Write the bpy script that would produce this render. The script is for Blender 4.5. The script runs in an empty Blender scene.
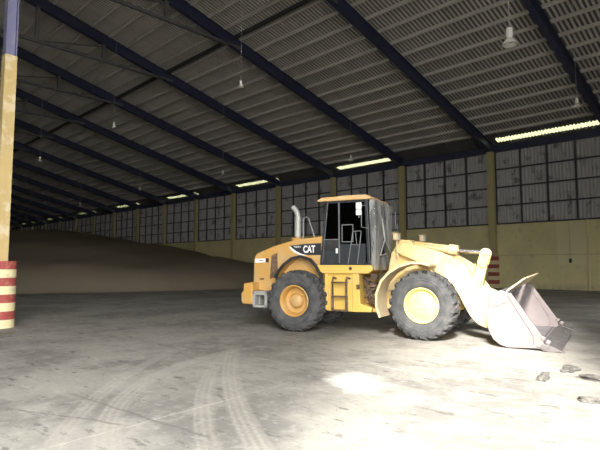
import bpy, bmesh, math, random
from math import sin, cos, pi, radians, sqrt, atan2
from mathutils import Vector, Matrix

random.seed(7)
scene = bpy.context.scene
COL = scene.collection

# ------------------------------------------------------------------ materials
def new_mat(name):
    m = bpy.data.materials.new(name)
    m.use_nodes = True
    nt = m.node_tree
    for n in list(nt.nodes):
        nt.nodes.remove(n)
    out = nt.nodes.new('ShaderNodeOutputMaterial')
    return m, nt, out

def N(nt, t, **kw):
    n = nt.nodes.new(t)
    for k, v in kw.items():
        setattr(n, k, v)
    return n

def math_node(nt, op, a, b=None, c=None, clamp=False):
    n = N(nt, 'ShaderNodeMath', operation=op)
    n.use_clamp = clamp
    for i, v in enumerate((a, b, c)):
        if v is None:
            continue
        if isinstance(v, (int, float)):
            n.inputs[i].default_value = v
        else:
            nt.links.new(v, n.inputs[i])
    return n.outputs[0]

def mixc(nt, fac, a, b):
    n = N(nt, 'ShaderNodeMix', data_type='RGBA')
    for s, v in ((n.inputs[0], fac), (n.inputs[6], a), (n.inputs[7], b)):
        if isinstance(v, (int, float)):
            s.default_value = v
        elif isinstance(v, tuple):
            s.default_value = (*v, 1) if len(v) == 3 else v
        else:
            nt.links.new(v, s)
    return n.outputs[2]

def noise(nt, vec, scale, detail=4, rough=.55):
    n = N(nt, 'ShaderNodeTexNoise')
    n.inputs['Scale'].default_value = scale
    n.inputs['Detail'].default_value = detail
    n.inputs['Roughness'].default_value = rough
    nt.links.new(vec, n.inputs['Vector'])
    return n.outputs['Fac']

def ramp(nt, fac, lo, hi):
    n = N(nt, 'ShaderNodeMapRange')
    n.interpolation_type = 'SMOOTHSTEP'
    nt.links.new(fac, n.inputs[0])
    n.inputs[1].default_value = lo
    n.inputs[2].default_value = hi
    return n.outputs[0]

def mat(name, col, dirt=None, scale=3.0, lo=.45, hi=.7, amt=.6, rough=.6, metal=0.0, bump=0.0, bscale=40, spec=.5, stretch=None):
    """painted / worn surface: base colour, dirt patches from noise, optional bump"""
    m, nt, out = new_mat(name)
    b = N(nt, 'ShaderNodeBsdfPrincipled')
    b.inputs['Roughness'].default_value = rough
    b.inputs['Metallic'].default_value = metal
    b.inputs['Specular IOR Level'].default_value = spec
    tc = N(nt, 'ShaderNodeTexCoord')
    vec = tc.outputs['Object']
    if stretch:
        mp = N(nt, 'ShaderNodeMapping')
        mp.inputs['Scale'].default_value = stretch
        nt.links.new(vec, mp.inputs['Vector'])
        vec = mp.outputs['Vector']
    if dirt:
        f = ramp(nt, noise(nt, vec, scale, 6), lo, hi)
        f = math_node(nt, 'MULTIPLY', f, amt)
        c = mixc(nt, f, col, dirt)
        nt.links.new(c, b.inputs['Base Color'])
    else:
        b.inputs['Base Color'].default_value = (*col, 1)
    if bump:
        bp = N(nt, 'ShaderNodeBump')
        bp.inputs['Strength'].default_value = bump
        bp.inputs['Distance'].default_value = .02
        nt.links.new(noise(nt, vec, bscale, 5), bp.inputs['Height'])
        nt.links.new(bp.outputs[0], b.inputs['Normal'])
    nt.links.new(b.outputs[0], out.inputs[0])
    return m

M = {}
M['yellow'] = mat('loader_yellow', (.53, .29, .07), (.47, .34, .18), 2.2, .35, .75, .75, .5, bump=.15, bscale=25)
M['yellow_front'] = mat('loader_yellow_dusty', (.72, .50, .17), (.66, .55, .36), 2.5, .3, .7, .8, .55, bump=.15, bscale=25)
M['yellow_clean'] = mat('loader_yellow_bright', (.68, .45, .10), (.58, .42, .20), 3.0, .45, .8, .7, .5)
M['rim_overexposed'] = mat('loader_yellow_overexposed', (.74, .60, .20), (.66, .55, .26), 4, .4, .8, .6, .6)  # dusty yellow, paled further to imitate overexposure on the front rims
M['tan'] = mat('dust_caked_yellow', (.60, .47, .27), (.50, .40, .28), 4, .35, .7, .7, .8, bump=.3, bscale=18)
M['roof_tan'] = mat('cab_roof_paint', (.66, .40, .16), (.58, .46, .30), 3, .35, .7, .7, .6)
M['tyre'] = mat('tyre_rubber', (.045, .047, .05), (.12, .115, .11), 4, .3, .8, .8, .85, bump=.3, bscale=30)
M['black'] = mat('black_paint', (.018, .019, .021), (.07, .065, .06), 4, .45, .8, .5, .45)
M['decal_black'] = mat('decal_black', (.022, .024, .028), None, rough=.4)
M['white'] = mat('white_lettering', (.82, .82, .8), None, rough=.5)
M['panel'] = mat('cab_panel_grey', (.026, .031, .037), (.06, .06, .06), 5, .4, .8, .5, .35)
M['trim'] = mat('cab_trim_grey', (.17, .18, .19), (.28, .27, .25), 6, .4, .8, .5, .5)
M['steel'] = mat('bare_steel', (.235, .20, .196), (.18, .155, .15), 3, .4, .75, .7, .55, metal=.3, bump=.15, bscale=14)
M['steel_in'] = mat('polished_steel', (.24, .245, .27), (.16, .16, .18), 2.5, .4, .7, .8, .36, metal=.65, bump=.12, bscale=9)
M['edge'] = mat('worn_edge_steel', (.15, .14, .14), (.09, .08, .075), 8, .4, .7, .8, .6, metal=.35, bump=.5, bscale=16)
M['grey_metal'] = mat('grey_metal', (.38, .38, .36), (.26, .24, .21), 6, .4, .8, .6, .5, metal=.2)
M['rust'] = mat('rusty_grille', (.11, .07, .045), (.22, .15, .09), 14, .4, .7, .8, .85, bump=.4, bscale=40)
M['hose'] = mat('oily_hose', (.07, .045, .03), (.26, .17, .10), 9, .4, .7, .7, .6)
M['chrome'] = mat('rod_chrome', (.75, .74, .72), None, rough=.2, metal=.9)
M['mirror'] = mat('mirror_white', (.75, .76, .76), (.55, .55, .52), 6, .4, .8, .5, .25)
M['lens'] = mat('lamp_lens', (.6, .6, .58), None, rough=.2)
M['seat'] = mat('seat_cloth', (.03, .03, .035), None, rough=.9)

M['navy'] = mat('navy_steel', (.026, .032, .075), (.045, .047, .065), 1.5, .4, .75, .6, .5)
M['post_blue'] = mat('post_blue_steel', (.15, .15, .26), (.22, .21, .24), 2, .4, .75, .6, .55)
M['purlin'] = mat('purlin_steel', (.56, .54, .50), (.44, .42, .39), 1.5, .4, .75, .6, .6)
M['midsteel'] = mat('mid_steel', (.10, .10, .105), (.15, .14, .13), 2, .4, .75, .6, .6)
M['darksteel'] = mat('dark_steel', (.035, .035, .038), (.07, .065, .06), 2, .4, .75, .6, .6)
M['roof'] = mat('roof_sheet', (.125, .12, .114), (.155, .15, .14), .8, .35, .7, .8, .8, stretch=(1, .3, 1))  # sheet colour darkened to stand for shaded corrugation troughs
M['lit_rib'] = mat('painted_lit_rib', (.54, .52, .48), (.43, .415, .385), .9, .35, .7, .8, .7, stretch=(1, .25, 1))  # pale colour standing for the lit ribs of the corrugation
M['clad'] = mat('cladding_sheet', (.42, .41, .41), (.10, .095, .085), 1.3, .52, .72, .85, .8, stretch=(1, 1, .8))
M['wall'] = mat('plaster_plain', (.42, .38, .27), (.3, .27, .2), .5, .4, .7, .6, .9)
M['shade'] = mat('lamp_enamel', (.62, .61, .57), (.45, .43, .38), 6, .4, .8, .5, .4)
M['cord'] = mat('cord_grey', (.38, .38, .37), None, rough=.6)
M['red'] = mat('red_stripe', (.32, .06, .05), (.42, .20, .15), 7, .48, .75, .7, .7)
M['cream'] = mat('cream_stripe', (.70, .62, .36), (.52, .45, .3), 6, .45, .75, .6, .7)
M['col_yellow'] = mat('column_paint', (.47, .35, .15), (.62, .53, .36), 3.2, .5, .66, .7, .75, bump=.15, bscale=12)
M['col_far'] = mat('wall_column_paint', (.44, .39, .19), (.36, .32, .18), 2, .45, .7, .6, .8)
M['clod'] = mat('dirt', (.085, .08, .072), (.15, .14, .125), 12, .4, .7, .8, .95, bump=.7, bscale=30)
M['apron'] = mat('apron_concrete', (.22, .21, .19), (.17, .16, .15), .6, .4, .7, .6, .9)

# grain
m, nt, out = new_mat('grain')
b = N(nt, 'ShaderNodeBsdfPrincipled'); b.inputs['Roughness'].default_value = .95
b.inputs['Specular IOR Level'].default_value = .1
tc = N(nt, 'ShaderNodeTexCoord'); v = tc.outputs['Object']
c = mixc(nt, ramp(nt, noise(nt, v, .12, 5), .35, .7), (.32, .27, .195), (.28, .24, .18))
c = mixc(nt, math_node(nt, 'MULTIPLY', ramp(nt, noise(nt, v, 3., 4), .4, .7), .3), c, (.36, .295, .22))
nt.links.new(c, b.inputs['Base Color']); nt.links.new(b.outputs[0], out.inputs[0])
M['grain'] = m

# glass of the cab
m, nt, out = new_mat('cab_glass')
tr = N(nt, 'ShaderNodeBsdfTransparent'); tr.inputs[0].default_value = (.16, .18, .19, 1)
gl = N(nt, 'ShaderNodeBsdfGlossy'); gl.inputs['Roughness'].default_value = .06; gl.inputs[0].default_value = (.45, .48, .5, 1)
fr = N(nt, 'ShaderNodeFresnel'); fr.inputs[0].default_value = 1.5
mx = N(nt, 'ShaderNodeMixShader')
nt.links.new(fr.outputs[0], mx.inputs[0]); nt.links.new(tr.outputs[0], mx.inputs[1]); nt.links.new(gl.outputs[0], mx.inputs[2])
nt.links.new(mx.outputs[0], out.inputs[0]); M['glass'] = m

# plastic film
m, nt, out = new_mat('plastic_film')
tr = N(nt, 'ShaderNodeBsdfTransparent'); tr.inputs[0].default_value = (.85, .87, .88, 1)
b = N(nt, 'ShaderNodeBsdfPrincipled'); b.inputs['Base Color'].default_value = (.55, .56, .56, 1); b.inputs['Roughness'].default_value = .3
tc = N(nt, 'ShaderNodeTexCoord')
mpf = N(nt, 'ShaderNodeMapping'); mpf.inputs['Scale'].default_value = (2, 2.2, .5); nt.links.new(tc.outputs['Object'], mpf.inputs['Vector'])
f = ramp(nt, noise(nt, mpf.outputs[0], 2.2, 3), .35, .7)
f = math_node(nt, 'MULTIPLY_ADD', f, .38, .24)
mx = N(nt, 'ShaderNodeMixShader')
nt.links.new(f, mx.inputs[0]); nt.links.new(tr.outputs[0], mx.inputs[1]); nt.links.new(b.outputs[0], mx.inputs[2])
nt.links.new(mx.outputs[0], out.inputs[0]); M['film'] = m

# translucent roof sheet
m, nt, out = new_mat('translucent_sheet')
tr = N(nt, 'ShaderNodeBsdfTransparent'); tr.inputs[0].default_value = (.058, .060, .036, 1)
b = N(nt, 'ShaderNodeBsdfPrincipled'); b.inputs['Base Color'].default_value = (.6, .62, .4, 1); b.inputs['Roughness'].default_value = .6
mx = N(nt, 'ShaderNodeMixShader'); mx.inputs[0].default_value = .2
nt.links.new(tr.outputs[0], mx.inputs[1]); nt.links.new(b.outputs[0], mx.inputs[2]); nt.links.new(mx.outputs[0], out.inputs[0])
M['skylight'] = m

# floor ------------------------------------------------------------
def circle3(p, q, r):
    ax, ay = p; bx, by = q; cx, cy = r
    d = 2 * (ax * (by - cy) + bx * (cy - ay) + cx * (ay - by))
    ux = ((ax*ax + ay*ay) * (by - cy) + (bx*bx + by*by) * (cy - ay) + (cx*cx + cy*cy) * (ay - by)) / d
    uy = ((ax*ax + ay*ay) * (cx - bx) + (bx*bx + by*by) * (ax - cx) + (cx*cx + cy*cy) * (bx - ax)) / d
    return ux, uy, math.hypot(ax - ux, ay - uy)

m, nt, out = new_mat('dusty_concrete')
b = N(nt, 'ShaderNodeBsdfPrincipled'); b.inputs['Roughness'].default_value = .8; b.inputs['Specular IOR Level'].default_value = .35
tc = N(nt, 'ShaderNodeTexCoord'); v = tc.outputs['Object']
sx = N(nt, 'ShaderNodeSeparateXYZ'); nt.links.new(v, sx.inputs[0])
X, Y = sx.outputs[0], sx.outputs[1]
n_big = noise(nt, v, .5, 9, .62); n_mid = noise(nt, v, 1.6, 8, .66); n_fine = noise(nt, v, 14, 5, .6)
c = mixc(nt, ramp(nt, n_big, .42, .60), (.30, .286, .255), (.185, .177, .162))
c = mixc(nt, math_node(nt, 'MULTIPLY', ramp(nt, n_mid, .5, .66), .65), c, (.34, .32, .28))
c = mixc(nt, math_node(nt, 'MULTIPLY', ramp(nt, n_fine, .52, .68), .5), c, (.17, .16, .15))
# streaks dragged along the driving direction
mp = N(nt, 'ShaderNodeMapping'); mp.inputs['Rotation'].default_value = (0, 0, radians(38)); mp.inputs['Scale'].default_value = (.5, 4.5, 1)
nt.links.new(v, mp.inputs['Vector'])
n_str = noise(nt, mp.outputs[0], 1.4, 5)
c = mixc(nt, math_node(nt, 'MULTIPLY', ramp(nt, n_str, .56, .72), .4), c, (.35, .33, .295))
mp2 = N(nt, 'ShaderNodeMapping'); mp2.inputs['Rotation'].default_value = (0, 0, radians(-40)); mp2.inputs['Scale'].default_value = (1.0, 3.2, 1); mp2.inputs['Location'].default_value = (3, 7, 0)
nt.links.new(v, mp2.inputs['Vector'])
n_spot = noise(nt, mp2.outputs[0], 1.7, 6, .65)
c = mixc(nt, math_node(nt, 'MULTIPLY', ramp(nt, n_spot, .57, .66), .75), c, (.10, .095, .09))
n_sc = noise(nt, v, 5.5, 6, .7)
c = mixc(nt, math_node(nt, 'MULTIPLY', ramp(nt, n_sc, .52, .64), .38), c, (.41, .393, .352))
# tyre tracks
fade = N(nt, 'ShaderNodeVectorMath', operation='DISTANCE'); nt.links.new(v, fade.inputs[0]); fade.inputs[1].default_value = (-6.2, 3.9, 0)
fd = ramp(nt, fade.outputs['Value'], 4.6, 2.4)
n_tr = noise(nt, v, 22, 3)
for (p, q, r), w, amt in (
        (((-8.84, 5.23), (-7.43, 3.63), (-5.23, 1.91)), .15, .65),
        (((-7.88, 5.18), (-6.91, 3.69), (-4.74, 2.21)), .18, .75),
        (((-8.0, 6.05), (-5.99, 4.19), (-4.04, 2.89)), .15, .65),
        (((-7.15, 5.52), (-5.27, 4.16), (-3.71, 3.23)), .18, .8)):
    ux, uy, R = circle3(p, q, r)
    d = N(nt, 'ShaderNodeVectorMath', operation='DISTANCE'); nt.links.new(v, d.inputs[0]); d.inputs[1].default_value = (ux, uy, 0)
    off = math_node(nt, 'SUBTRACT', d.outputs['Value'], R)
    a = math_node(nt, 'ABSOLUTE', off)
    k = ramp(nt, a, w, w * .55)
    ribs = math_node(nt, 'SINE', math_node(nt, 'MULTIPLY', off, 75))
    ribs = math_node(nt, 'MULTIPLY_ADD', ribs, .22, .7)
    k = math_node(nt, 'MULTIPLY', k, ribs)
    k = math_node(nt, 'MULTIPLY', k, fd)
    k = math_node(nt, 'MULTIPLY', k, math_node(nt, 'MULTIPLY_ADD', ramp(nt, n_tr, .3, .65), .5, .5))
    c = mixc(nt, math_node(nt, 'MULTIPLY', k, amt), c, (.385, .36, .315))
# pale patch with ragged edges
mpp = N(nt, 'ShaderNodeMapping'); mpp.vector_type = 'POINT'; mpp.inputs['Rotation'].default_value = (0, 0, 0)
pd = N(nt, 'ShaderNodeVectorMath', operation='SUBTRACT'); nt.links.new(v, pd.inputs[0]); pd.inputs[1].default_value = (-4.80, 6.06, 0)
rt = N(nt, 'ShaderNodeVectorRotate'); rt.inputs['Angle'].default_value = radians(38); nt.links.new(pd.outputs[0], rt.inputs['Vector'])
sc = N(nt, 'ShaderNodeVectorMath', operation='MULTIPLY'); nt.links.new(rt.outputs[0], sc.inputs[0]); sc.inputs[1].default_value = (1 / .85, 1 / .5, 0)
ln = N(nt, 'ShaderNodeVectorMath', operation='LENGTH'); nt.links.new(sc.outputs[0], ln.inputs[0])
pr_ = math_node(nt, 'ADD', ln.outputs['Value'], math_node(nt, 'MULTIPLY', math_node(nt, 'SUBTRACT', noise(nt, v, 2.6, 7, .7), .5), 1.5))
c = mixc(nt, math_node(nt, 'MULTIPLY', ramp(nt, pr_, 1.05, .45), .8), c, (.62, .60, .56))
# joints and drag lines
wob = math_node(nt, 'MULTIPLY', math_node(nt, 'SUBTRACT', n_mid, .5), .16)
brk = math_node(nt, 'MULTIPLY_ADD', ramp(nt, n_sc, .40, .58), .65, .35)
for (p, q), w, colr, amt in (
        (((-5.2, 1.76), (-5.47, 5.56)), .016, (.46, .44, .39), .75),
        (((-7.28, 2.77), (-4.23, 3.09)), .035, (.11, .105, .095), .6),
        (((-7.09, 1.92), (-5.2, 2.75)), .035, (.11, .105, .095), .6),
        (((-9.5, 4.2), (-8.2, 5.9)), .022, (.46, .44, .39), .65),
        (((-7.2, 5.4), (-5.3, 7.6)), .018, (.46, .44, .39), .65),
        (((-5.4, 7.3), (-4.0, 7.2)), .025, (.60, .57, .52), .7)):
    dx, dy = q[0] - p[0], q[1] - p[1]; Ln = math.hypot(dx, dy); dx /= Ln; dy /= Ln
    t = math_node(nt, 'ADD', math_node(nt, 'MULTIPLY', math_node(nt, 'SUBTRACT', X, p[0]), dx), math_node(nt, 'MULTIPLY', math_node(nt, 'SUBTRACT', Y, p[1]), dy))
    s = math_node(nt, 'ADD', math_node(nt, 'MULTIPLY', math_node(nt, 'SUBTRACT', X, p[0]), -dy), math_node(nt, 'MULTIPLY', math_node(nt, 'SUBTRACT', Y, p[1]), dx))
    s = math_node(nt, 'ABSOLUTE', math_node(nt, 'ADD', s, wob))
    k = math_node(nt, 'MULTIPLY', ramp(nt, s, w, w * .4), ramp(nt, math_node(nt, 'ABSOLUTE', math_node(nt, 'SUBTRACT', t, Ln / 2)), Ln / 2, Ln / 2 - .25))
    c = mixc(nt, math_node(nt, 'MULTIPLY', math_node(nt, 'MULTIPLY', k, brk), amt), c, colr)
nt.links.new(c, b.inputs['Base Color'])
bp = N(nt, 'ShaderNodeBump'); bp.inputs['Strength'].default_value = .25; bp.inputs['Distance'].default_value = .02
nt.links.new(math_node(nt, 'ADD', n_fine, n_mid), bp.inputs['Height']); nt.links.new(bp.outputs[0], b.inputs['Normal'])
nt.links.new(b.outputs[0], out.inputs[0]); M['floor'] = m

# lower wall: yellow plaster with a repainted patch, a seam and scuffs
m, nt, out = new_mat('yellow_plaster')
b = N(nt, 'ShaderNodeBsdfPrincipled'); b.inputs['Roughness'].default_value = .85
tc = N(nt, 'ShaderNodeTexCoord'); v = tc.outputs['Object']
sx = N(nt, 'ShaderNodeSeparateXYZ'); nt.links.new(v, sx.inputs[0])
X, Z = sx.outputs[0], sx.outputs[2]
c = mixc(nt, ramp(nt, noise(nt, v, .5, 5), .35, .7), (.64, .58, .31), (.55, .50, .28))
c = mixc(nt, math_node(nt, 'MULTIPLY', ramp(nt, noise(nt, v, 2.5, 6), .55, .75), .4), c, (.34, .30, .19))
def band(val, lo, hi, s=.05):
    return math_node(nt, 'MULTIPLY', ramp(nt, val, lo - s, lo + s), ramp(nt, val, hi + s, hi - s))
wz = math_node(nt, 'ADD', Z, math_node(nt, 'MULTIPLY', noise(nt, v, 1.2, 3), .5))
patch = math_node(nt, 'MULTIPLY', band(X, -12.0, -9.95), band(wz, 2.0, 5.6))
c = mixc(nt, math_node(nt, 'MULTIPLY', patch, .6), c, (.66, .62, .37))
seam = band(Z, 2.47, 2.52, .02)
c = mixc(nt, math_node(nt, 'MULTIPLY', seam, .55), c, (.26, .23, .15))
dirt = math_node(nt, 'MULTIPLY', ramp(nt, Z, .6, 0), ramp(nt, noise(nt, v, 2, 4), .35, .6))
c = mixc(nt, math_node(nt, 'MULTIPLY', dirt, .6), c, (.30, .27, .2))
nt.links.new(c, b.inputs['Base Color']); nt.links.new(b.outputs[0], out.inputs[0])
M['plaster'] = m

# ------------------------------------------------------------------ mesh builder
class MB:
    def __init__(self):
        self.v = []; self.f = []; self.mi = []; self.cur = 0
    def add(self, verts, faces):
        o = len(self.v)
        self.v += [tuple(p) for p in verts]
        for f in faces:
            self.f.append(tuple(i + o for i in f)); self.mi.append(self.cur)
        return self
    def box(self, c, s, rot=None):
        hx, hy, hz = s[0] / 2, s[1] / 2, s[2] / 2
        vs = [Vector((x, y, z)) for x in (-hx, hx) for y in (-hy, hy) for z in (-hz, hz)]
        if rot:
            R = Matrix.Rotation(rot[0], 3, 'X') if len(rot) == 1 else (Matrix.Rotation(rot[2], 3, 'Z') @ Matrix.Rotation(rot[1], 3, 'Y') @ Matrix.Rotation(rot[0], 3, 'X'))
            vs = [R @ p for p in vs]
        C = Vector(c)
        return self.add([p + C for p in vs], [(0, 1, 3, 2), (4, 6, 7, 5), (0, 4, 5, 1), (2, 3, 7, 6), (0, 2, 6, 4), (1, 5, 7, 3)])
    def bx(self, x0, x1, y0, y1, z0, z1):
        return self.box(((x0 + x1) / 2, (y0 + y1) / 2, (z0 + z1) / 2), (abs(x1 - x0), abs(y1 - y0), abs(z1 - z0)))
    def prism(self, pts, y0, y1):            # pts in (x, z), extruded along y
        n = len(pts)
        area = sum(pts[i][0] * pts[(i + 1) % n][1] - pts[(i + 1) % n][0] * pts[i][1] for i in range(n))
        if area < 0:
            pts = pts[::-1]
        if y0 > y1:
            y0, y1 = y1, y0
        vs = [(x, y0, z) for x, z in pts] + [(x, y1, z) for x, z in pts]
        fs = [tuple(range(n)), tuple(range(2 * n - 1, n - 1, -1))]
        fs += [(i, i + n, (i + 1) % n + n, (i + 1) % n) for i in range(n)]
        return self.add(vs, fs)
    def strip(self, pts, y0, y1, t):          # a bent plate following pts (x, z), thickness t (offset to the left)
        ins = []
        for i, p in enumerate(pts):
            a = Vector(pts[max(i - 1, 0)]); c = Vector(pts[min(i + 1, len(pts) - 1)])
            d = (c - a).normalized(); nrm = Vector((-d.y, d.x))
            ins.append((p[0] + nrm.x * t, p[1] + nrm.y * t))
        n = len(pts)
        vs = []
        for (p, q) in zip(pts, ins):
            vs += [(p[0], y0, p[1]), (q[0], y0, q[1]), (q[0], y1, q[1]), (p[0], y1, p[1])]
        fs = [(0, 1, 2, 3), tuple(4 * (n - 1) + k for k in (3, 2, 1, 0))]
        for i in range(n - 1):
            a = 4 * i; b_ = a + 4
            for k in range(4):
                fs.append((a + k, b_ + k, b_ + (k + 1) % 4, a + (k + 1) % 4))
        return self.add(vs, fs)
    def tube(self, path, r, seg=10, closed=False):
        path = [Vector(p) for p in path]
        rr = r if isinstance(r, (list, tuple)) else [r] * len(path)
        rings = []
        up = Vector((0, 0, 1))
        prev = None
        for i, p in enumerate(path):
            d = (path[min(i + 1, len(path) - 1)] - path[max(i - 1, 0)]).normalized()
            if prev is None:
                a = d.cross(up if abs(d.z) < .9 else Vector((1, 0, 0))).normalized()
            else:
                a = (prev - d * prev.dot(d)).normalized()
            prev = a
            b_ = d.cross(a)
            rings.append([p + (a * cos(2 * pi * k / seg) + b_ * sin(2 * pi * k / seg)) * rr[i] for k in range(seg)])
        vs = [q for ring in rings for q in ring]
        fs = []
        for i in range(len(path) - 1):
            for k in range(seg):
                fs.append((i * seg + k, i * seg + (k + 1) % seg, (i + 1) * seg + (k + 1) % seg, (i + 1) * seg + k))
        fs.append(tuple(range(seg - 1, -1, -1)))
        fs.append(tuple(range((len(path) - 1) * seg, len(path) * seg)))
        return self.add(vs, fs)
    def lathe(self, prof, c, seg=32, axis='y', close=False):   # prof (r, a) along axis
        vs = []
        n = len(prof)
        for k in range(seg):
            t = 2 * pi * k / seg
            for r, a in prof:
                if axis == 'y':
                    vs.append((c[0] + r * cos(t), c[1] + a, c[2] + r * sin(t)))
                else:
                    vs.append((c[0] + r * cos(t), c[1] + r * sin(t), c[2] + a))
        fs = []
        for k in range(seg):
            k2 = (k + 1) % seg
            for i in range(n - 1 if not close else n):
                i2 = (i + 1) % n
                fs.append((k * n + i, k * n + i2, k2 * n + i2, k2 * n + i))
        return self.add(vs, fs)
    def build(self, name, mats, parent=None, bevel=0, smooth=False, seg=2, loc=None):
        me = bpy.data.meshes.new(name)
        me.from_pydata(self.v, [], self.f)
        if not isinstance(mats, (list, tuple)):
            mats = [mats]
        for mm in mats:
            me.materials.append(mm)
        if len(mats) > 1:
            me.polygons.foreach_set('material_index', self.mi)
        bm = bmesh.new(); bm.from_mesh(me)
        bmesh.ops.recalc_face_normals(bm, faces=bm.faces)
        bm.to_mesh(me); bm.free()
        if smooth:
            me.polygons.foreach_set('use_smooth', [True] * len(me.polygons))
            try:
                me.set_sharp_from_angle(angle=radians(38))
            except Exception:
                pass
        me.update()
        o = bpy.data.objects.new(name, me)
        COL.objects.link(o)
        if parent is not None:
            o.parent = parent
        if loc is not None:
            o.location = loc
        if bevel:
            md = o.modifiers.new('Bevel', 'BEVEL'); md.width = bevel; md.segments = seg
            md.limit_method = 'ANGLE'; md.angle_limit = radians(35)
        return o

def tag(o, label=None, cat=None, group=None, kind=None):
    if label: o['label'] = label
    if cat: o['category'] = cat
    if group: o['group'] = group
    if kind: o['kind'] = kind
    return o

def empty(name, loc=(0, 0, 0), rz=0):
    o = bpy.data.objects.new(name, None)
    o.empty_display_size = .3
    o.location = loc; o.rotation_euler = (0, 0, rz)
    COL.objects.link(o)
    return o

def children(o):
    return [c for c in bpy.data.objects if c.parent == o]

def copy_tree(o, parent=None):
    c = o.copy(); COL.objects.link(c)
    if parent is not None:
        c.parent = parent
    for ch in children(o):
        copy_tree(ch, c)
    return c

def text_mesh(body, name, rect, y, m, parent, bold=.0, depth=.004):
    """letters filling rect (x0, x1, z0, z1) on the plane y, read from -y"""
    cu = bpy.data.curves.new(name, 'FONT'); cu.body = body; cu.offset = bold; cu.extrude = .01
    tmp = bpy.data.objects.new(name, cu); COL.objects.link(tmp)
    bpy.context.view_layer.update()
    me = bpy.data.meshes.new_from_object(tmp.evaluated_get(bpy.context.evaluated_depsgraph_get()))
    bpy.data.objects.remove(tmp)
    xs = [q.co.x for q in me.vertices]; ys = [q.co.y for q in me.vertices]
    ax, bx_, ay, by = min(xs), max(xs), min(ys), max(ys)
    for q in me.vertices:
        q.co = (rect[0] + (q.co.x - ax) / (bx_ - ax) * (rect[1] - rect[0]),
                y - (depth if q.co.z > 0 else 0),
                rect[2] + (q.co.y - ay) / (by - ay) * (rect[3] - rect[2]))
    me.materials.clear(); me.materials.append(m)
    o = bpy.data.objects.new(name, me); COL.objects.link(o)
    o.parent = parent
    return o

# ------------------------------------------------------------------ building shell
BAY = 8.17; X0 = -16.56                    # column lines on the far wall
D = 38.5; RIDGE = 4.45; BACK = 2 * RIDGE - D
XR, XL = 1.5, X0 - BAY * 15
S = .256; ZE = 11.55                       # roof sheet height at the far wall
def roof_z(y):
    return ZE + S * (D - y) if y >= RIDGE else ZE + S * (y - BACK)
def colx(k):
    return X0 - BAY * k

# floor + outside apron
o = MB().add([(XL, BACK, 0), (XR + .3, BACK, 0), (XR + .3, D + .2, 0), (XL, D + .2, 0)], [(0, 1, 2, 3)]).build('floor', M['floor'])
tag(o, kind='structure')
o = MB().add([(XR + .3, -60, -.02), (60, -60, -.02), (60, 60, -.02), (XR + .3, 60, -.02)], [(0, 1, 2, 3)]).build('ground', M['apron'])
tag(o, kind='structure')

# far wall: plaster below, steel framed corrugated cladding above
SILL, TOP = 4.93, 10.62
wb = MB(); wb.bx(XL, XR, D, D + .25, 0, SILL)
wall = wb.build('wall_back', M['plaster']); tag(wall, kind='structure')
for k in range(-2, 15):
    xa, xb = colx(k + 1), colx(k)
    if k == -2: xb = XR
    nx = 4
    cw = MB()
    npts = int((xb - xa) / .045)
    prev = None
    vs = []; fs = []
    for i in range(npts + 1):
        x = xa + (xb - xa) * i / npts
        off = .035 * cos(2 * pi * (x - xa) / .24)
        vs += [(x, D + .1 + off, SILL - .02), (x, D + .1 + off, TOP + .3)]
        if i: fs.append((2 * i - 2, 2 * i, 2 * i + 1, 2 * i - 1))
    cw.add(vs, fs)
    panel = cw.build('cladding_panel', M['clad'], wall)
    g = MB()
    xa += .26; xb -= .26
    for i in range(nx + 1):
        x = xa + (xb - xa) * i / nx
        g.bx(x - .05, x + .05, D - .06, D + .06, SILL, TOP)
    for j in range(5):
        z = SILL + (TOP - SILL) * j / 4
        g.bx(xa, xb, D - .08, D + .04, z - .05, z + .05)
    g.build('girt_frame', M['darksteel'], panel)
eb = MB(); eb.bx(XL, XR, D - .12, D + .12, TOP, TOP + .42)
tag(eb.build('trim_1', M['navy']), kind='structure')
eb = MB(); eb.bx(XL, XR, D + .12, D + .9, TOP + .30, TOP + .40); eb.bx(XL, XR, D + .82, D + .9, TOP + .30, 11.40)
tag(eb.build('trim_2', M['darksteel']), kind='structure')

# other walls (behind and beside the camera, and the far end)
w = MB(); w.bx(XL, XR, BACK - .25, BACK, 0, 11.4)
tag(w.build('wall_front', M['wall']), kind='structure')
def gable(x0, x1, holes):
    g = MB()
    zs = lambda y: roof_z(y) + .12
    def slab(ya, yb, z0):
        g.add([(x0, ya, z0), (x0, yb, z0), (x0, yb, zs(yb)), (x0, ya, zs(ya)), (x1, ya, z0), (x1, yb, z0), (x1, yb, zs(yb)), (x1, ya, zs(ya))],
              [(0, 1, 2, 3), (7, 6, 5, 4), (0, 4, 5, 1), (1, 5, 6, 2), (2, 6, 7, 3), (3, 7, 4, 0)])
    ys = [BACK - 1.2, RIDGE, D + 1.2]
    for (ya, yb, h) in holes:
        ys += [ya, yb]
    ys = sorted(set(ys))
    for ya, yb in zip(ys, ys[1:]):
        z0 = 0
        for (ha, hb, h) in holes:
            if ya >= ha - 1e-6 and yb <= hb + 1e-6: z0 = h
        slab(ya, yb, z0)
    return g
DOOR = (-5.3, 2.3, 12.5)
FILL_OPENING = (20.5, 24.5, 2.9)  # unseen opening, added to bring fill light to the far right
tag(gable(XR, XR + .25, [DOOR, FILL_OPENING]).build('wall_right', M['wall']), kind='structure')
tag(gable(XL - .25, XL, []).build('wall_left', M['wall']), kind='structure')

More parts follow.
